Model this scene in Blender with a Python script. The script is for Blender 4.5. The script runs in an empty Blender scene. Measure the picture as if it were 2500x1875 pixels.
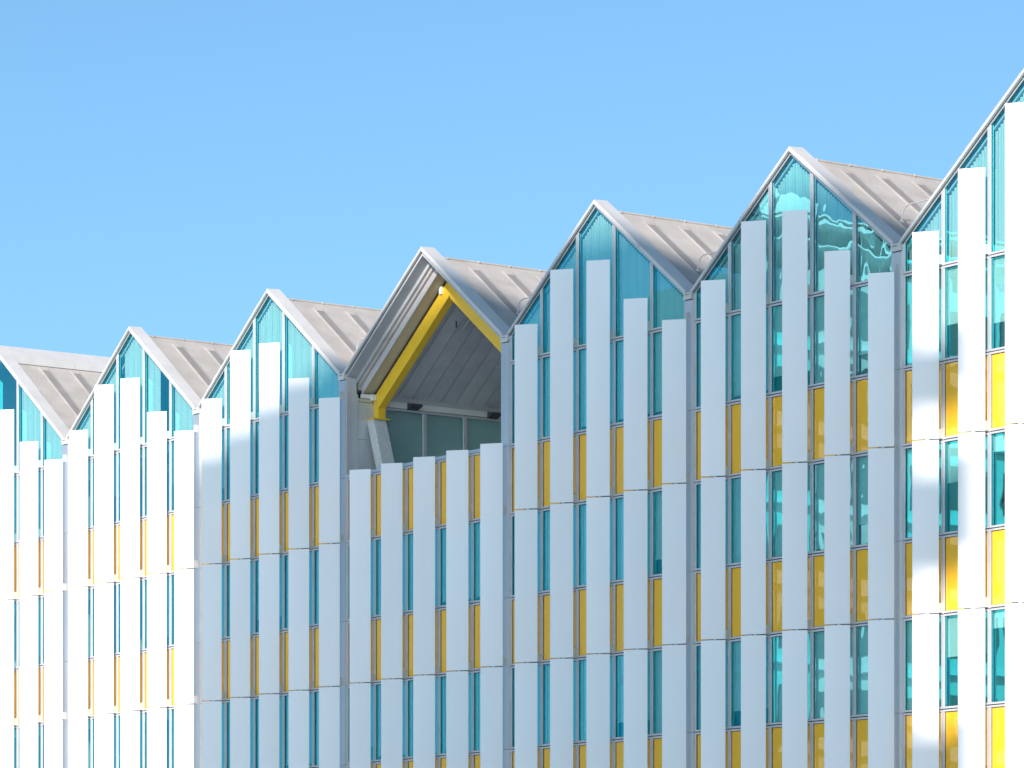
import bpy, math, random
from mathutils import Vector
random.seed(7)
scene = bpy.context.scene
COL = scene.collection
R = math.radians

# ------------------------------------------------------------------ camera
F_PX, W_PX = 9974.0, 2500.0            # focal length in photograph pixels
CAM_Z = 1.7
cam = bpy.data.cameras.new('camera'); cam_o = bpy.data.objects.new('camera', cam); COL.objects.link(cam_o)
cam.sensor_width = 36; cam.sensor_fit = 'HORIZONTAL'
cam.lens = 36 * F_PX / W_PX
cam.shift_y = (2494 - 937.5) / W_PX    # level camera, rising front: verticals stay vertical
cam.clip_start = 0.5; cam.clip_end = 6000
cam_o.location = (0, 0, CAM_Z); cam_o.rotation_euler = (R(90), 0, 0)
scene.camera = cam_o

# ------------------------------------------------------------------ facade frame: x along it, y into the building
TH = math.atan(7160 / F_PX); SN, CS = math.sin(TH), math.cos(TH)
D0 = 121.6; ORG = Vector(((160.5 - 1250) / F_PX * D0, D0, 0))
EX = Vector((SN, -CS, 0)); EN = Vector((-CS, -SN, 0))     # along to the right, outward normal

# ------------------------------------------------------------------ sky and sun
SUN_EL = R(22); BETA = R(35)
H = (EN * math.cos(BETA) + EX * math.sin(BETA)).normalized()       # horizontal direction to the sun
SUN = Vector((H.x * math.cos(SUN_EL), H.y * math.cos(SUN_EL), math.sin(SUN_EL)))
world = bpy.data.worlds.new('World'); scene.world = world; world.use_nodes = True
wn, wl = world.node_tree.nodes, world.node_tree.links
bg = wn['Background']
sky = wn.new('ShaderNodeTexSky'); sky.sky_type = 'NISHITA'; sky.sun_disc = False
sky.sun_elevation = SUN_EL; sky.sun_rotation = math.atan2(H.x, H.y)
sky.altitude = 0; sky.air_density = 1.0; sky.dust_density = 1.3; sky.ozone_density = 1.0
tc = wn.new('ShaderNodeTexCoord'); vm = wn.new('ShaderNodeVectorMath'); vm.operation = 'ADD'
vm.inputs[1].default_value = (0, 0, 0.115)
wl.new(tc.outputs['Generated'], vm.inputs[0]); wl.new(vm.outputs[0], sky.inputs['Vector'])
hs = wn.new('ShaderNodeVectorMath'); hs.operation = 'MULTIPLY'; hs.inputs[1].default_value = (0.67, 0.96, 1.08)   # crisp clean-air blue
wl.new(sky.outputs[0], hs.inputs[0]); wl.new(hs.outputs[0], bg.inputs['Color'])
bg.inputs['Strength'].default_value = 0.075
sl = bpy.data.lights.new('sun', 'SUN'); sl.energy = 2.75; sl.angle = R(0.53); sl.color = (1.0, 0.93, 0.84)
so = bpy.data.objects.new('sun', sl); COL.objects.link(so)
so.rotation_euler = SUN.to_track_quat('Z', 'Y').to_euler(); so.location = (0, 0, 80)
vs = scene.view_settings
vs.view_transform = 'Standard'; vs.look = 'None'; vs.gamma = 1; vs.use_curve_mapping = False; vs.exposure = 1.38
scene.cycles.max_bounces = 10; scene.cycles.transparent_max_bounces = 16
scene.cycles.diffuse_bounces = 5; scene.cycles.glossy_bounces = 6
scene.cycles.use_denoising = True

# ------------------------------------------------------------------ materials
def new_mat(name):
    m = bpy.data.materials.new(name); m.use_nodes = True
    return m, m.node_tree.nodes, m.node_tree.links, m.node_tree.nodes['Principled BSDF']
def varied(name, col, rough=0.5, metal=0.0, spec=0.5, var=0.12, scale=1.5, stretch=(1, 1, 1), bump=0.0, bscale=30, tint=None, detail=5):
    """Principled with soft large-scale colour variation and a fine bump, in world space."""
    m, n, l, p = new_mat(name)
    g = n.new('ShaderNodeNewGeometry'); mp = n.new('ShaderNodeVectorMath'); mp.operation = 'MULTIPLY'
    mp.inputs[1].default_value = stretch; l.new(g.outputs['Position'], mp.inputs[0])
    t = n.new('ShaderNodeTexNoise'); t.inputs['Scale'].default_value = scale; t.inputs['Detail'].default_value = detail
    t.inputs['Roughness'].default_value = 0.6
    l.new(mp.outputs[0], t.inputs['Vector'])
    cr = n.new('ShaderNodeValToRGB'); e = cr.color_ramp.elements
    e[0].position, e[1].position = 0.3, 0.7
    lo = tint or col
    e[0].color = tuple(c * (1 - var) for c in lo) + (1,); e[1].color = tuple(min(1, c * (1 + var * .5)) for c in col) + (1,)
    l.new(t.outputs['Fac'], cr.inputs['Fac']); l.new(cr.outputs['Color'], p.inputs['Base Color'])
    p.inputs['Roughness'].default_value = rough; p.inputs['Metallic'].default_value = metal
    p.inputs['Specular IOR Level'].default_value = spec
    if bump:
        t2 = n.new('ShaderNodeTexNoise'); t2.inputs['Scale'].default_value = bscale; t2.inputs['Detail'].default_value = 4
        l.new(g.outputs['Position'], t2.inputs['Vector'])
        b = n.new('ShaderNodeBump'); b.inputs['Strength'].default_value = 1; b.inputs['Distance'].default_value = bump
        l.new(t2.outputs['Fac'], b.inputs['Height']); l.new(b.outputs[0], p.inputs['Normal'])
    return m

def wavy(n, l, dist, scale):
    g = n.new('ShaderNodeNewGeometry'); mp = n.new('ShaderNodeVectorMath'); mp.operation = 'MULTIPLY'
    mp.inputs[1].default_value = (1, 1, 0.8); l.new(g.outputs['Position'], mp.inputs[0])
    t = n.new('ShaderNodeTexNoise'); t.inputs['Scale'].default_value = scale; t.inputs['Detail'].default_value = 1.5
    l.new(mp.outputs[0], t.inputs['Vector'])
    b = n.new('ShaderNodeBump'); b.inputs['Strength'].default_value = 1; b.inputs['Distance'].default_value = dist
    l.new(t.outputs['Fac'], b.inputs['Height'])
    return b

def glass_mat(name, tint, refl_tint, refl, wave=0.004, wscale=1.1):
    """Coated, body-tinted glazing: tinted transmission plus a mirror layer."""
    m, n, l, p = new_mat(name); n.remove(p)
    out = n['Material Output']
    tr = n.new('ShaderNodeBsdfTransparent'); tr.inputs['Color'].default_value = tuple(math.sqrt(c) for c in tint) + (1,)   # two faces per pass
    gl = n.new('ShaderNodeBsdfGlossy'); gl.inputs['Color'].default_value = refl_tint + (1,); gl.inputs['Roughness'].default_value = 0.0
    b = wavy(n, l, wave, wscale); l.new(b.outputs[0], gl.inputs['Normal'])
    # Schlick term of the outer face only (the slab's inner face adds none)
    g = n.new('ShaderNodeNewGeometry')
    dt = n.new('ShaderNodeVectorMath'); dt.operation = 'DOT_PRODUCT'; l.new(g.outputs['Normal'], dt.inputs[0]); l.new(g.outputs['Incoming'], dt.inputs[1])
    def math_(op, a, b=None):
        k = n.new('ShaderNodeMath'); k.operation = op; k.use_clamp = op == 'ADD'
        for i, v in enumerate((a, b)):
            if v is None: continue
            if isinstance(v, (int, float)): k.inputs[i].default_value = v
            else: l.new(v, k.inputs[i])
        return k.outputs[0]
    c = math_('SUBTRACT', 1.0, math_('ABSOLUTE', dt.outputs['Value']))
    fr = math_('ADD', math_('MULTIPLY', math_('POWER', c, 5.0), 0.9), refl)
    ma = n.new('ShaderNodeMath'); ma.operation = 'MULTIPLY'
    l.new(fr, ma.inputs[0]); l.new(math_('SUBTRACT', 1.0, g.outputs['Backfacing']), ma.inputs[1])
    mx = n.new('ShaderNodeMixShader'); l.new(ma.outputs[0], mx.inputs[0]); l.new(tr.outputs[0], mx.inputs[1]); l.new(gl.outputs[0], mx.inputs[2])
    l.new(mx.outputs[0], out.inputs['Surface'])
    return m

def enamel_mat(name, col, refl):
    m, n, l, p = new_mat(name); n.remove(p); out = n['Material Output']
    g = n.new('ShaderNodeNewGeometry'); t = n.new('ShaderNodeTexNoise'); t.inputs['Scale'].default_value = 0.5
    l.new(g.outputs['Position'], t.inputs['Vector'])
    cr = n.new('ShaderNodeValToRGB'); cr.color_ramp.elements[0].color = tuple(c * .92 for c in col) + (1,); cr.color_ramp.elements[1].color = col + (1,)
    l.new(t.outputs['Fac'], cr.inputs['Fac'])
    df = n.new('ShaderNodeBsdfDiffuse'); l.new(cr.outputs[0], df.inputs['Color'])
    gl = n.new('ShaderNodeBsdfGlossy'); gl.inputs['Roughness'].default_value = 0.0
    b = wavy(n, l, 0.0015, 1.3); l.new(b.outputs[0], gl.inputs['Normal'])
    mx = n.new('ShaderNodeMixShader'); mx.inputs[0].default_value = refl
    l.new(df.outputs[0], mx.inputs[1]); l.new(gl.outputs[0], mx.inputs[2]); l.new(mx.outputs[0], out.inputs['Surface'])
    return m

def fabric_mat(name, col):
    m, n, l, p = new_mat(name); n.remove(p); out = n['Material Output']
    df = n.new('ShaderNodeBsdfDiffuse'); df.inputs['Color'].default_value = col + (1,)
    tl = n.new('ShaderNodeBsdfTranslucent'); tl.inputs['Color'].default_value = col + (1,)
    mx = n.new('ShaderNodeMixShader'); mx.inputs[0].default_value = 0.12
    l.new(df.outputs[0], mx.inputs[1]); l.new(tl.outputs[0], mx.inputs[2]); l.new(mx.outputs[0], out.inputs['Surface'])
    return m

M = dict(
    fin=varied('fin_white_aluminium', (0.85, 0.83, 0.865), rough=0.45, spec=0.4, var=0.05, scale=0.35, stretch=(1, 1, 0.35), bump=0.0006, bscale=3),
    frame=varied('frame_anodised', (0.62, 0.60, 0.63), rough=0.38, metal=0.35, var=0.08, scale=2),
    dark=varied('gasket_dark', (0.03, 0.03, 0.04), rough=0.6, var=0.1),
    pilaster=varied('pilaster_aluminium', (0.60, 0.61, 0.65), rough=0.28, metal=0.7, var=0.10, scale=0.8, stretch=(1, 1, .25), bump=0.0008, bscale=2.5),
    coping=varied('coping_aluminium', (0.62, 0.59, 0.58), rough=0.46, metal=0.18, var=0.10, scale=1.2, bump=0.0012, bscale=2.0),
    roof=varied('roof_membrane', (0.42, 0.38, 0.355), rough=0.6, spec=0.3, var=0.16, scale=1.6, bump=0.002, bscale=14, detail=8),
    ribtop=varied('roof_rib_grey', (0.25, 0.225, 0.22), rough=0.55, spec=0.3, var=0.12, scale=2.5, bump=0.001, bscale=20),
    glass=glass_mat('glass_cyan', (0.74, 0.94, 0.90), (0.05, 0.87, 1.0), 0.40, wave=0.0010),
    glass_wavy=glass_mat('glass_cyan_wavy', (0.62, 0.93, 0.90), (0.30, 0.88, 1.0), 0.38, wave=0.0026, wscale=1.3),
    glass_dim=glass_mat('glass_teal', (0.74, 0.90, 0.89), (0.6, 0.95, 1.0), 0.30, wave=0.002),
    yellow=enamel_mat('enamel_yellow', (1.0, 0.52, 0.02), 0.11),
    blind=fabric_mat('blind_fabric', (0.80, 0.82, 0.80)),
    inside=varied('interior_plaster', (0.55, 0.56, 0.55), rough=0.8, var=0.1, scale=.6),
    beam=varied('beam_yellow_paint', (0.86, 0.53, 0.03), rough=0.4, var=0.06, scale=2),
    concrete=varied('concrete_pale', (0.58, 0.57, 0.56), rough=0.8, var=0.14, scale=7, bump=0.004, bscale=25, detail=9),
    soffit=varied('soffit_grey', (0.62, 0.62, 0.66), rough=0.65, var=0.12, scale=2.5, bump=0.0008, bscale=40),
    soffit_mid=varied('soffit_mid_grey', (0.42, 0.43, 0.45), rough=0.5, var=0.1, scale=2),
    web=varied('web_beige', (0.50, 0.46, 0.36), rough=0.55, var=0.12, scale=2),
    white=varied('white_paint', (0.76, 0.76, 0.75), rough=0.45, var=0.06, scale=2),
    cladding=varied('cladding_grey', (0.56, 0.565, 0.58), rough=0.4, metal=0.2, var=0.1, scale=1.5, stretch=(1, 1, .3)),
    bracket=varied('bracket_steel', (0.55, 0.54, 0.53), rough=0.5, metal=0.2, var=0.1, scale=8),
    paving=varied('paving', (0.62, 0.595, 0.585), rough=0.85, var=0.25, scale=0.4, bump=0.01, bscale=4),
    base=varied('plinth_stone', (0.34, 0.33, 0.32), rough=0.6, var=0.2, scale=1.0, bump=0.002),
    render_wall=varied('render_pale', (0.72, 0.70, 0.66), rough=0.7, var=0.1, scale=.5),
    tower_wall=varied('tower_pale', (0.78, 0.77, 0.77), rough=0.7, var=0.15, scale=.3),
    lamp=varied('lamp_housing', (0.06, 0.065, 0.075), rough=0.5, var=0.1),
    pane_dark=varied('pane_dark', (0.04, 0.06, 0.07), rough=0.08, spec=0.8, var=0.2),
)

def per_piece(mat, amount):
    n, l = mat.node_tree.nodes, mat.node_tree.links; p = n['Principled BSDF']
    oi = n.new('ShaderNodeObjectInfo'); mr = n.new('ShaderNodeMapRange')
    mr.inputs['To Min'].default_value = 1 - amount; mr.inputs['To Max'].default_value = 1
    l.new(oi.outputs['Random'], mr.inputs['Value'])
    mu = n.new('ShaderNodeVectorMath'); mu.operation = 'SCALE'
    src = p.inputs['Base Color'].links[0].from_socket
    l.new(src, mu.inputs[0]); l.new(mr.outputs[0], mu.inputs['Scale']); l.new(mu.outputs[0], p.inputs['Base Color'])
for k, a in (('fin', .05), ('soffit', .14), ('coping', .07), ('pilaster', .08)): per_piece(M[k], a)

# ------------------------------------------------------------------ mesh helpers
def mesh(name, verts, faces, mat):
    me = bpy.data.meshes.new(name); me.from_pydata([tuple(v) for v in verts], [], faces)
    me.materials.append(M[mat]); me.update()
    return me
def add(name, me, parent=None, loc=(0, 0, 0), rz=0.0):
    o = bpy.data.objects.new(name, me); COL.objects.link(o)
    o.parent = parent; o.location = loc; o.rotation_euler = (0, 0, rz)
    return o
BOXF = [(0, 3, 2, 1), (4, 5, 6, 7), (0, 1, 5, 4), (1, 2, 6, 5), (2, 3, 7, 6), (3, 0, 4, 7)]
def box_v(x0, x1, y0, y1, z0, z1):
    return [(x0, y0, z0), (x1, y0, z0), (x1, y1, z0), (x0, y1, z0), (x0, y0, z1), (x1, y0, z1), (x1, y1, z1), (x0, y1, z1)]
def boxes(name, lst, mat):
    v, f = [], []
    for b in lst:
        k = len(v); v += box_v(*b); f += [tuple(i + k for i in q) for q in BOXF]
    return mesh(name, v, f, mat)
_cache = {}
def cbox(name, w, d, h, mat):
    """shared box, origin at min corner"""
    key = (name, round(w, 4), round(d, 4), round(h, 4), mat)
    if key not in _cache: _cache[key] = boxes(name, [(0, w, 0, d, 0, h)], mat)
    return _cache[key]
def put_box(name, parent, x0, x1, y0, y1, z0, z1, mat):
    return add(name, cbox(name, x1 - x0, y1 - y0, z1 - z0, mat), parent, (x0, y0, z0))
def prism_y(name, poly, y0, y1, mat):
    """poly of (x,z), counter-clockwise seen from the front (-y), extruded y0..y1"""
    n = len(poly); v = [(x, y0, z) for x, z in poly] + [(x, y1, z) for x, z in poly]
    f = [tuple(range(n)), tuple(range(2 * n - 1, n - 1, -1))] + [(i, i + n, (i + 1) % n + n, (i + 1) % n) for i in range(n)]
    return mesh(name, v, f, mat)
def inset(poly, d):
    n = len(poly); out = []
    for i in range(n):
        p0, p1, p2 = Vector(poly[i - 1]), Vector(poly[i]), Vector(poly[(i + 1) % n])
        a = (p1 - p0).normalized(); b = (p2 - p1).normalized()
        na, nb = Vector((-a.y, a.x)), Vector((-b.y, b.x))
        q0 = p0 + na * d; q1 = p1 + nb * d
        den = a.x * b.y - a.y * b.x
        if abs(den) < 1e-6: out.append(tuple(p1 + na * d)); continue
        t = ((q1.x - q0.x) * b.y - (q1.y - q0.y) * b.x) / den
        out.append(tuple(q0 + a * t))
    return out
def ring(name, poly, d, y0, y1, mat):
    """picture frame of width d round a convex polygon, from y0 (front) to y1"""
    n = len(poly); inn = inset(poly, d)
    v = [(x, y0, z) for x, z in poly] + [(x, y0, z) for x, z in inn] + [(x, y1, z) for x, z in poly] + [(x, y1, z) for x, z in inn]
    f = []
    for i in range(n):
        j = (i + 1) % n
        f += [(i, j, n + j, n + i), (n + i, n + j, 3 * n + j, 3 * n + i), (j, i, 2 * n + i, 2 * n + j), (2 * n + j, 2 * n + i, 3 * n + i, 3 * n + j)]
    return mesh(name, v, f, mat), inn
def tube(name, pts, r, mat, seg=8):
    v, f = [], []
    pts = [Vector(p) for p in pts]
    for i, p in enumerate(pts):
        t = (pts[min(i + 1, len(pts) - 1)] - pts[max(i - 1, 0)]).normalized()
        a = t.orthogonal().normalized(); b = t.cross(a)
        if i and (a.dot(pa) < 0.2):
            a = (pa - t * pa.dot(t)).normalized(); b = t.cross(a)
        pa = a
        v += [p + (a * math.cos(k / seg * 6.2832) + b * math.sin(k / seg * 6.2832)) * r for k in range(seg)]
    for i in range(len(pts) - 1):
        f += [(i * seg + k, i * seg + (k + 1) % seg, (i + 1) * seg + (k + 1) % seg, (i + 1) * seg + k) for k in range(seg)]
    f += [tuple(range(seg - 1, -1, -1)), tuple(range((len(pts) - 1) * seg, len(pts) * seg))]
    return mesh(name, v, f, mat)
def slope_prism(name, prof, xs, gz, mat):
    """cross-section of (y, drop below the gable line) swept between two abscissae along the gable line gz(x)"""
    n = len(prof); v = []
    for x in xs: v += [(x, y, gz(x) - d) for y, d in prof]
    f = [tuple(range(n)), tuple(range(2 * n - 1, n - 1, -1))] + [(i, i + n, (i + 1) % n + n, (i + 1) % n) for i in range(n)]
    me = mesh(name, v, f, mat)
    import bmesh
    bm = bmesh.new(); bm.from_mesh(me); bmesh.ops.recalc_face_normals(bm, faces=bm.faces); bm.to_mesh(me); bm.free()
    return me
def rect(y0, y1, d0, d1): return [(y0, d0), (y1, d0), (y1, d1), (y0, d1)]
def tag(o, label=None, cat=None, group=None, kind=None):
    for k, x in (('label', label), ('category', cat), ('group', group), ('kind', kind)):
        if x: o[k] = x
    return o
def empty(name, loc, rz):
    o = bpy.data.objects.new(name, None); COL.objects.link(o); o.location = loc; o.rotation_euler = (0, 0, rz); o.empty_display_size = 2
    return o

# ------------------------------------------------------------------ ground
g = mesh('ground', [(-3000, -3000, 0), (3000, -3000, 0), (3000, 3000, 0), (-3000, 3000, 0)], [(0, 1, 2, 3)], 'paving')
tag(add('ground', g), kind='structure')

# ------------------------------------------------------------------ the building
RZ = math.atan2(EX.y, EX.x)
B = empty('gabled_building', ORG, RZ)
tag(B, 'long row of glazed gables behind angled white fins with yellow spandrel panels', 'building')
MOD, SH = 1.5, 0.045                        # facade module, offset of the mullion lines
T = [18.33, 16.23, 14.50, 12.40, 10.67, 8.57, 6.84]      # transom heights, top down
SLOPE, LIFT = 0.757, 21.76
ROOF_D = 12.0
# x0, x1, apex, fin tops (left to right), kind
STD = [19.12, 20.27, 20.27, 19.12, 18.40]
BAYS = [(-9.0, 0.0, [19.12, 20.27, 21.38, 20.27, 19.13, 18.42])]
BAYS += [(k * 7.5, k * 7.5 + 7.5, STD if k != 2 else [16.315] * 5) for k in range(5)]
BAYS += [(37.5, 46.5, [19.08, 20.22, 21.37, 20.22, 19.08, 18.40])]
FIN_W, FIN_T, FIN_A = 0.592, 0.03, R(37.3)
FIN_Y = -0.125
GAP = 0.006

def gable(x0, x1):
    xa = (x0 + x1) / 2 + SH; half = (x1 - x0) / 2
    top = LIFT + (half - 3.75) * SLOPE
    return xa, (lambda x: top - SLOPE * abs(x - xa))

def make_unit(kind, poly, pane_mat='glass'):
    """a facade unit: frame > pane (> nothing) and, behind glass, a blind"""
    xs = [p[0] for p in poly]; zs = [p[1] for p in poly]
    ox, oz = min(xs), min(zs)
    loc_poly = [(round(x - ox, 4), round(z - oz, 4)) for x, z in poly]
    key = (kind, pane_mat, tuple(loc_poly))
    if key not in _cache:
        fr, inn = ring(kind + '_frame', loc_poly, 0.042, -0.012, 0.07, 'frame')
        ga, inn2 = ring('gasket', inn, 0.010, 0.020, 0.055, 'dark')
        pn = prism_y('pane', inset(inn, 0.002), 0.030, 0.042, 'yellow' if kind == 'spandrel' else pane_mat)
        _cache[key] = (fr, ga, pn, inn)
    fr, ga, pn, inn = _cache[key]
    w = add('window' if kind == 'window' else 'spandrel_panel', fr, B, (ox, 0, oz))
    add('gasket', ga, w)
    p = add('pane', pn, w)
    # every pane sits a hair out of true
    p.rotation_euler = (R(random.uniform(-.12, .12)), 0, R(random.uniform(-.12, .12)))
    return w, inn, ox, oz

def roller(w, inn, drop, y=0.095):
    xs = [p[0] for p in inn]; zs = [p[1] for p in inn]
    a, b, z0, z1 = min(xs) - .01, max(xs) + .01, min(zs), max(zs) + .03
    zb = z1 - (z1 - z0 + .05) * drop
    me = boxes('blind', [(a, b, y, y + .004, zb, z1), (a, b, y - .006, y + .010, zb, zb + .03)], 'blind')
    add('blind', me, w)

def slatted(w, inn, ox, oz, gz, span=(0, 1), y=0.125, pitch=0.088, head=0.20):
    xs = [p[0] for p in inn]; zs = [p[1] for p in inn]
    a, b, z0 = min(xs) - .01, max(xs) + .01, min(zs) - .02
    n = int((b - a) / pitch); v, f = [], []
    for i in range(n):
        if not (span[0] <= (i + .5) / n <= span[1]): continue
        xl = a + i * pitch + .001; xr = xl + pitch * .985
        zt = min(gz(xl + ox), gz(xr + ox)) - oz - head
        if zt < z0 + .05: continue
        # shallow fold so that every slat catches the light by itself
        yo = .006 + .003 * math.sin(i * 1.7)
        k = len(v)
        v += [(xl, y + yo, z0), ((xl + xr) / 2, y - yo * .4, z0), (xr, y + yo, z0), (xl, y + yo, zt), ((xl + xr) / 2, y - yo * .4, zt), (xr, y + yo, zt)]
        f += [(k, k + 1, k + 4, k + 3), (k + 1, k + 2, k + 5, k + 4)]
    if v:
        me = mesh('blind', v, f, 'blind'); add('blind', me, w)
    # head rail along the slope
    ra = [(x, z) for x, z in ((a, 0), (b, 0))]
    def rail(xa_, xb_):
        za, zb = gz(xa_ + ox) - oz - head + .03, gz(xb_ + ox) - oz - head + .03
        vv = []
        for x, z in ((xa_, za), (xb_, zb)): vv += [(x, y - .03, z), (x, y + .03, z), (x, y + .03, z + .05), (x, y - .03, z + .05)]
        return mesh('blind_rail', vv, [(0, 1, 5, 4), (1, 2, 6, 5), (2, 3, 7, 6), (3, 0, 4, 7), (0, 3, 2, 1), (4, 5, 6, 7)], 'white')
    xm = None
    for i in range(1, 20):
        pass
    gm = gz((a + b) / 2 + ox) - (gz(a + ox) + gz(b + ox)) / 2
    if gm > .05: add('blind_rail', rail(a, (a + b) / 2), w); add('blind_rail', rail((a + b) / 2, b), w)
    else: add('blind_rail', rail(a, b), w)

fin_cache = {}
def fin_panel(xm, z0, z1):
    h = round(z1 - z0, 3)
    if h not in fin_cache:
        fin_cache[h] = boxes('fin_panel', [(-FIN_W, 0, -FIN_T / 2, FIN_T / 2, 0, h)], 'fin')
    o = add('fin_panel', fin_cache[h], B, (xm, FIN_Y, z0), FIN_A + R(random.uniform(-.35, .35)))
    return o

BR = boxes('bracket', [(-.010, .010, -.135, -.012, 0, .21), (-.045, .045, -.024, -.012, -.02, .23)], 'bracket')
ARM = boxes('fin_arm', [(-.34, 0, -.012, .012, -.007, .007)], 'dark')
CLIP = boxes('fin_clip', [(-.30, -.22, -.02, .02, -.010, .010)], 'bracket')

for bi, (x0, x1, tops) in enumerate(BAYS):
    xa, gz = gable(x0, x1)
    nm = len(tops); loggia = bi == 3
    gl = x0 + SH + .19; gr = x1 + SH - .17
    # ---- glazing units
    for m in range(nm):
        a = x0 + SH + m * MOD + GAP; b = x0 + SH + (m + 1) * MOD - GAP
        if m == 0: a = gl
        if m == nm - 1: b = gr
        if b < -5.2 or a > 43.5: continue
        rows = [(T[i + 1], T[i], 'window' if i % 2 == 0 else 'spandrel') for i in range(6)]
        if loggia: rows = rows[1:]
        for z0, z1, kind in rows:
            z0 += .012; z1 -= .012
            w, inn, ox, oz = make_unit(kind, [(a, z0), (b, z0), (b, z1), (a, z1)], 'glass_wavy' if bi == 5 and m > 2 else 'glass')
            if kind == 'window':
                top_row = z1 > 18
                if bi == 6 and top_row: drop = (.97, .62, .70, .6, .6, .6)[m]
                elif bi == 6: drop = (0.97, .45, .20, .5, .5, .5)[m]
                elif bi in (0, 1): drop = random.choice((.0, .15, .3, .6, .85))
                elif bi == 5 and m >= 3: drop = random.choice((.75, .95, 1))
                else: drop = random.choice((1, 1, 1, 1, 1, .93, .8))
                if drop > 0: roller(w, inn, drop)
        if not loggia:
            z0 = T[0] + .012; dz = .022
            poly = [(a, z0), (b, z0), (b, gz(b) - dz)]
            if a < xa - .01 < b - .05: poly.append((xa, gz(xa) - dz))
            poly.append((a, gz(a) - dz))
            w, inn, ox, oz = make_unit('window', poly, 'glass_wavy' if bi == 5 and m > 0 else 'glass')
            span = (0, 1)
            if bi == 1: span = {0: (0, 1), 1: (0, 1), 2: (.12, 1), 3: (0, .52), 4: (0, 1)}[m]
            if bi == 0: span = {3: (.9, 1), 4: (0, .93), 5: (0, 1), 2: (0, 1)}.get(m, (0, 1))
            slatted(w, inn, ox, oz, gz, span)
    # ---- dark carrier bars behind the frames
    for m in range(1, nm):
        x = x0 + SH + m * MOD
        if -6 < x < 44: put_box('mullion', B, x - .035, x + .035, .05, .14, T[-1] + .02, (gz(x) - .05) if not loggia else T[1] - .02, 'dark')
    for z in (T if not loggia else T[1:]):
        put_box('transom', B, gl - .01, gr + .01, .045, .13, z - .022, z + .022, 'dark')
    # ---- fins with their brackets
    for m in range(nm):
        xm = x0 + (m + 1) * MOD + (SH if m < nm - 1 else SH + .01)
        if xm < -5 or xm > 44: continue
        joints = [14.50, 10.67] if not loggia else [10.67]
        cuts = [tops[m]] + joints + [6.50]
        for i in range(len(cuts) - 1):
            fin_panel(xm, cuts[i + 1] + (.016 if i < len(cuts) - 2 else 0), cuts[i] - (.016 if i else 0))
        for z in joints:
            add('fin_arm', ARM, B, (xm, FIN_Y, z), FIN_A); add('fin_clip', CLIP, B, (xm, FIN_Y, z), FIN_A)
        for z in ((18.33, 14.50, 10.67) if not loggia else (14.50, 10.67)):
            add('bracket', BR, B, (xm, 0, z + .02))
    # ---- gable edge: copings in three lengths a side, over a dark joint
    half = (x1 - x0) / 2 - .10
    for s in (-1, 1):
        ends = [0, .42, half * .50, half]
        for i in range(3):
            xs = (xa + s * (ends[i] + (.004 if i else 0)), xa + s * (ends[i + 1] - (.004 if i < 2 else 0)))
            dd = .010 if i == 1 else 0
            prof = [(-.075, .0), (-.075, -.075 - dd), (-.055, -.105 - dd), (.36, -.125 - dd), (.38, -.10), (.38, 0.06)]
            add('coping', slope_prism('coping', prof, xs, gz, 'coping'), B)
        add('gable_joint', slope_prism('gable_joint', rect(-.015, .14, .004, .05), (xa, xa + s * (half)), gz, 'dark'), B)
    # ---- roof slopes with ribs
    for s in (-1, 1):
        xe = (x1 + SH if s > 0 else x0 + SH)
        rf = add('roof', slope_prism('roof_slope', rect(.385, ROOF_D, .13, .34), (xa, xe), gz, 'roof'), B)
        if s > 0:
            y = 1.42; k = 0
            while y < ROOF_D - 1:
                lo = xe - .05; hi = xa + (.34 if bi else .62)
                prof = [(y - .20, .129), (y - .135, .112), (y + .135, .112), (y + .20, .129)]
                add('rib', slope_prism('rib', prof, (hi - .08, lo), gz, 'roof'), rf)
                add('rib_cap', slope_prism('rib_cap', rect(y - .115, y + .115, .106, .114), (hi + .06, lo), gz, 'ribtop'), rf)
                y += 1.10
            # ridge capping with clips
            if bi:
                add('ridge_cap', tube('ridge_cap', [(xa, .40, gz(xa) - .115), (xa, ROOF_D, gz(xa) - .115)], .03, 'roof', 8), rf)
                for q in range(11):
                    put_box('ridge_clip', rf, xa + .01, xa + .045, .75 + q, .80 + q, gz(xa) - .14, gz(xa) - .085, 'roof')
                # bent rail across the valley
                xr = xe - 1.50; zr = gz(xr) - .14
                xn = xe + (zr + .40 - gz(xe) + .13) / SLOPE
                pr = [(xr, 1.40, zr), (xr + .06, 1.40, zr + .22), (xr + .14, 1.40, zr + .33), (xr + .26, 1.40, zr + .37), (xn, 1.40, zr + .37)]
                add('valley_rail', tube('valley_rail', pr, .016, 'frame'), rf)
                put_box('rail_foot', rf, xr - .05, xr + .05, 1.35, 1.45, zr - .05, zr + .05, 'bracket')
            else:
                # end gable: broad flat capping along the ridge
                for q in range(4):
                    ya, yb = .39 + q * 2.2, .39 + (q + 1) * 2.2 - .012
                    add('ridge_coping', slope_prism('ridge_coping', rect(ya, yb, -.12, .10), (xa, xa + .48), gz, 'coping'), rf)
    # ---- pilasters
    for side in ((0, 1) if bi == 6 else (0,)):
        xc = (x0, x1)[side] + SH
        zs = [5.2, T[5], T[3], T[1], 19.02 - .17]
        for i in range(4):
            put_box('pilaster_panel', B, xc - .165, xc + .165, -.055, .10, zs[i] + .004, zs[i + 1] - .004, 'pilaster')
        put_box('pilaster_side', B, xc + .167, xc + .188, -.030, .10, 6.84, 19.0, 'frame')
        put_box('pilaster_cap', B, xc - .155, xc + .155, -.085, .37, 18.87, 19.04, 'coping')
        put_box('cap_plate', B, xc - .10, xc + .06, -.090, -.086, 18.98, 18.995, 'dark')
        put_box('valley_flashing', B, xc - .20, xc + .20, .375, ROOF_D, 18.62, 18.835, 'roof')

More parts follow.
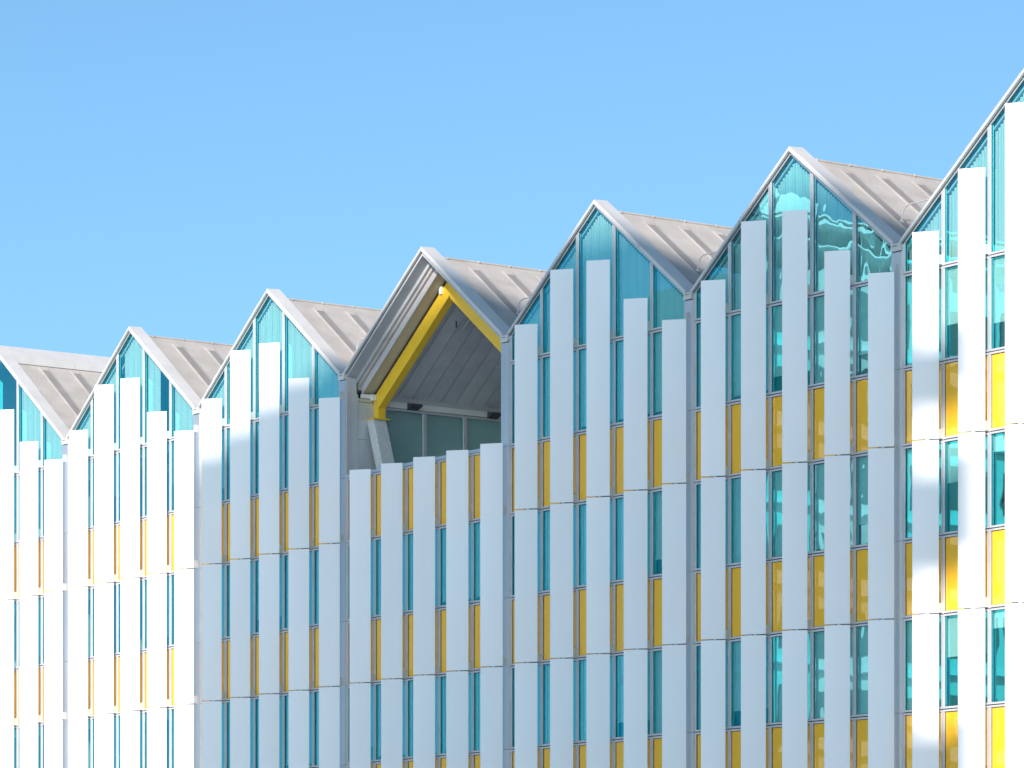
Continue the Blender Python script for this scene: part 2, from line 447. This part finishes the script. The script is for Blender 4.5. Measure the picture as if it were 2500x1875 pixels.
# ---- closed body behind: slabs, party walls, back, ground floor
XL, XR = -9 + SH, 46.5 + SH
for z0, z1 in ((T[2] + .06, T[1] - .06), (T[4] + .06, T[3] - .06), (T[6] + .06, T[5] - .06)):
    put_box('floor_slab', B, XL + .1, XR - .1, .22 if z0 > 6.5 else .12, 6.0, z0 + .1, z1 - .25, 'inside')
put_box('inner_wall', B, XL, XR, 6.02, 6.2, 0, 18.55, 'inside')
for k in range(-1, 7):
    x = k * 7.5 + SH if k >= 0 else XL
    if k == 6: x = XR
    put_box('party_wall', B, x - .06, x + .06, .16, 6.0, 6.9, 18.3, 'inside')
for x0, x1, tops in BAYS:
    xa, gz = gable(x0, x1)
    poly = [(x0 + SH, 18.56), (x1 + SH, 18.56), (xa, gz(xa) - .36)]
    add('gable_back', prism_y('gable_back', poly, ROOF_D - .12, ROOF_D, 'render_wall'), B)
    if x0 != 15.0: add('inner_gable', prism_y('inner_gable', poly, 6.02, 6.2, 'inside'), B)
put_box('back_wall', B, XL, XR, ROOF_D - .1, ROOF_D + .1, 0, 18.55, 'render_wall')
for x in (XL, XR): put_box('end_wall', B, x - .2, x - .01, .17, ROOF_D - .11, 0, 18.6, 'render_wall')
put_box('plinth', B, XL, XR, -.02, .3, 4.9, T[-1] - .03, 'base')
put_box('ground_floor', B, XL + .2, XR - .2, .8, ROOF_D - .2, 0, 4.9, 'pane_dark')
for k in range(20):
    x = XL + .6 + k * 2.85
    put_box('ground_column', B, x, x + .4, .05, .45, 0, 4.9, 'concrete')

# ---- the open gable: soffits, edge beam, yellow portal on a concrete leg, glazed side wall
x0, x1, _ = BAYS[3]; xa, gz = gable(x0, x1)
WX = x0 + SH + .17                     # inner face of the left side wall
for s in (-1, 1):
    xe = WX if s < 0 else x1 + SH - .17
    def sp(name, y0, y1, d0, d1, mat): return add(name, slope_prism(name, rect(y0, y1, d0, d1), (xa, xe), gz, mat), B)
    sp('soffit', -.01, .30, .052, .12, 'soffit_mid'); sp('soffit', .302, .455, .10, .24, 'soffit_mid')
    sp('edge_beam', .46, .50, .20, .55 if s < 0 else .32, 'frame'); sp('beam_web', .502, .86, .29, .50 if s < 0 else .33, 'web')
    # rafter with a knuckle at the top
    sp('portal_rafter', .86, 1.09, .60, 1.06 if s < 0 else 1.14, 'beam')
    n = 0; y = 1.12
    while y < 5.8:
        sp('ceiling_panel', y, y + .458, .50, .56, 'soffit'); y += .48
    put_box('bearing', B, xa - .42 if s < 0 else xa + .32, xa - .32 if s < 0 else xa + .42, .80, .858, gz(xa + .36) - .72, gz(xa + .36) - .52, 'white')
# foot bracket of the rafter
for zc in (18.38,):
    put_box('bearing', B, WX + .02, WX + .13, .72, .855, zc - .02, zc + .14, 'white')
put_box('base_plate', B, WX + .0, WX + .40, .62, 1.12, 17.83, 17.86, 'beam')
# rafter foot: stump between rafter and plate
add('rafter_foot', prism_y('rafter_foot', [(WX + .002, 17.86), (WX + .22, 17.86), (WX + .22, gz(WX + .22) - 1.05), (WX + .002, gz(WX) - 1.05)], .862, 1.088, 'beam'), B)
cl = []
for z, dx in ((17.83, -.05), (14.6, 1.08)):
    cl += [(WX + .03 + dx, .64, z), (WX + .36 + dx, .64, z), (WX + .36 + dx, 1.04, z), (WX + .03 + dx, 1.04, z)]
add('concrete_leg', mesh('concrete_leg', cl, [(0, 3, 2, 1)[::-1], (4, 5, 6, 7)[::-1], (0, 4, 5, 1), (1, 5, 6, 2), (2, 6, 7, 3), (3, 7, 4, 0)], 'concrete'), B)
# left side wall
put_box('cladding_panel', B, WX - .05, WX, .11, .305, 16.25, gz(WX) - .14, 'cladding')
put_box('cladding_trim', B, WX - .05, WX + .012, .31, .345, 16.25, 18.50, 'frame')
put_box('cladding_panel', B, WX - .05, WX - .005, .35, 1.18, 16.25, 17.30, 'cladding')
put_box('cladding_panel', B, WX - .05, WX - .005, .35, 1.18, 17.31, 18.30, 'cladding')
put_box('cladding_trim', B, WX - .05, WX + .015, .35, .86, 18.31, 18.40, 'web')
put_box('beam_seat', B, WX - .05, WX + .06, .46, .84, 18.41, 18.52, 'white')
put_box('fascia', B, WX - .05, WX + .03, 1.18, 5.8, 18.40, 18.60, 'cladding')
put_box('fascia', B, WX - .05, WX + .05, 1.18, 5.8, 18.24, 18.395, 'white')
ye = [1.20, 2.52, 3.86, 5.20]
for i in range(3):
    ya, yb = ye[i], ye[i + 1]
    w = add('window', boxes('side_window_frame', [(WX - .05, WX + .01, ya, ya + .05, 16.25, 18.23), (WX - .05, WX + .01, yb - .05, yb - .01, 16.25, 18.23), (WX - .05, WX + .008, ya + .05, yb - .05, 18.17, 18.23), (WX - .05, WX + .008, ya + .05, yb - .05, 16.25, 16.30)], 'frame'), B)
    add('blind', boxes('side_blind', [(WX - .13, WX - .125, ya, yb, 16.2, 18.3)], 'blind'), w)
    add('pane', boxes('side_pane', [(WX - .03, WX - .02, ya + .048, yb - .048, 16.29, 18.18)], 'glass_dim'), w)
for yc in (2.08, 4.73):
    v = [(WX + .03, yc - .17, 18.40), (WX + .03, yc + .17, 18.40), (WX + .03, yc + .17, 18.22), (WX + .03, yc - .17, 18.22),
         (WX + .30, yc - .17, 18.36), (WX + .30, yc + .17, 18.36), (WX + .30, yc + .17, 18.31), (WX + .30, yc - .17, 18.31)]
    add('wedge_lamp', mesh('wedge_lamp', v, [(0, 1, 2, 3), (7, 6, 5, 4), (0, 4, 5, 1), (1, 5, 6, 2), (2, 6, 7, 3), (3, 7, 4, 0)], 'lamp'), B)
# conduit and nozzle under the ceiling
cx_ = xa - .9
add('ceiling_pipe', tube('ceiling_pipe', [(xa - .35, 2.2, gz(xa - .35) - .66), (xa - 1.35, 2.2, gz(xa - 1.35) - .66)], .03, 'cladding'), B)
add('ceiling_nozzle', tube('ceiling_nozzle', [(xa - 1.2, 1.9, gz(xa - 1.2) - .56), (xa - 1.2, 1.9, gz(xa - 1.2) - .74)], .018, 'dark'), B)
# terrace floor, rail, right and rear walls
put_box('terrace_floor', B, x0 + SH + .2, x1 + SH - .2, .145, 5.98, 16.10, 16.22, 'concrete')
put_box('parapet_rail', B, x0 + SH + .19, x1 + SH - .17, -.03, .07, T[1] + .0, T[1] + .085, 'pilaster')
put_box('side_wall', B, x1 + SH - .17, x1 + SH - .12, .11, 5.98, 16.25, 18.9, 'cladding')
put_box('rear_wall', B, x0 + SH + .18, x1 + SH - .18, 5.82, 6.0, 16.25, 18.6, 'cladding')
add('rear_gable', prism_y('rear_gable', [(x0 + SH + .3, 18.6), (x1 + SH - .3, 18.6), (xa, gz(xa) - .6)], 5.82, 6.0, 'cladding'), B)

# ------------------------------------------------------------------ buildings outside the picture
def facade_pt(px, py):           # a point of the facade plane in photograph pixels
    a = (px - 1250) / F_PX
    s = (a * D0 - ORG.x) / (SN + a * CS)
    return s, (2494 - py) * (D0 - CS * s) / F_PX + CAM_Z
L = 110.0
F0 = ORG + EX * 20.0
HP = Vector((-H.y, H.x, 0))
TW = empty('shading_tower', F0 + H * L, math.atan2(HP.y, HP.x))
tag(TW, 'tall pale block added out of frame, its outline and side slabs shaped to shade the gables', 'building')
def to_tower(s, z):
    p = ORG + EX * s - F0
    return p.dot(HP), z + (L - p.dot(H)) * math.tan(SUN_EL)
out = [(7.55, 5.0), (7.55, 17.25), (14.27, 19.55), (19.2, 21.30), (27.2, 21.05), (35.0, 20.85), (38.15, 20.6), (38.55, 5.0)]  # added tower's outline, drawn as the shadow edge wanted on the facade
pts = [to_tower(*p) for p in out]
zt = lambda k: pts[k][1]
poly = [(pts[0][0], 0.0)] + pts[1:-1] + [(pts[-1][0], 0.0)]
n = len(poly)
poly = poly[::-1] if sum(poly[i][0] * poly[(i + 1) % n][1] - poly[(i + 1) % n][0] * poly[i][1] for i in range(n)) < 0 else poly
add('wall', prism_y('tower_wall', poly, -14, 0, 'tower_wall'), TW)
for za, zb, reach in ((14.8, 16.4, 40.2), (11.2, 13.6, 40.3), (5.4, 7.85, 40.2)):  # thin slabs added at the tower's edge to cast shade patches on the end fins
    u0, z_a = to_tower(37.6, za); u1, _ = to_tower(reach, za); _, z_b = to_tower(37.6, zb)
    ua, ub = min(u0, u1), max(u0, u1)
    put_box('shade_slab', TW, ua, ub, -.45, -.2, z_a, z_b, 'tower_wall')
umin = min(p[0] for p in pts); umax = max(p[0] for p in pts)
for i in range(6):
    for j in range(9):
        u = umin + 3 + i * (umax - umin - 6) / 6; z = 6 + j * 5.4
        if z < 55: put_box('window', TW, u, u + 2.0, .0, .04, z, z + 2.2, 'pane_dark')

# low white office mirrored in the wavy glass of the fifth gable
def mirrored(px, py, t):
    a = (px - 1250) / F_PX; s, z = facade_pt(px, py)
    return s + t * (a * SN - CS), -t * (a * CS + SN), z + t * (2494 - py) / F_PX
q0 = mirrored(1885, 560, 88); q1 = mirrored(2230, 520, 88)
def loc2world(p): return ORG + EX * p[0] - EN * p[1] + Vector((0, 0, 0))
w0, w1 = loc2world(q0), loc2world(q1)
ax = (w1 - w0); wid = ax.length; ax.normalize()
OF = empty('white_office', Vector((w0.x, w0.y, 0)), math.atan2(ax.y, ax.x) - R(70))
tag(OF, 'pale terraced office block opposite, seen only as a rippled reflection in the glass', 'building')
wid *= 2.2
def face_box(name, parent, x0, x1, y0, y1, z0, z1, mat):      # y counted back from the face that looks at the glass
    return put_box(name, parent, x0, x1, -y1, -y0, z0, z1, mat)
def hz(py): return mirrored(1900, py, 88)[2]
face_box('wall', OF, 0, wid, 0, 10, 0, hz(640), 'render_wall')
face_box('penthouse', OF, 0, wid * .24, .6, 7, hz(520), hz(461), 'white')
for py, dy in ((508, 5), (520, 8), (575, 6)):
    face_box('slab_edge', OF, -.6, wid + .6, -.4, 7, hz(py + dy), hz(py), 'white')
for k in range(13):
    u = wid * (.02 + .08 * k)
    face_box('roof_post', OF, u, u + .16, .1, .26, hz(640), hz(583), 'white')
    if k > 3: face_box('roof_post', OF, u, u + .10, .1, .2, hz(574), hz(528), 'white')
face_box('plant_room', OF, wid * .62, wid * .98, 2, 7, hz(640), hz(560), 'render_wall')
for k in range(7):
    z = hz(640) - 1.0 - k * 3.6
    for q in range(8):
        u = .5 + q * (wid - .6) / 8
        face_box('window', OF, u, u + (wid - .6) / 8 - .5, -.05, .0, z - 2.0, z, 'pane_dark')
    face_box('slab_edge', OF, -.5, wid + .5, -.5, 10.5, z - 2.7, z - 2.4, 'white')
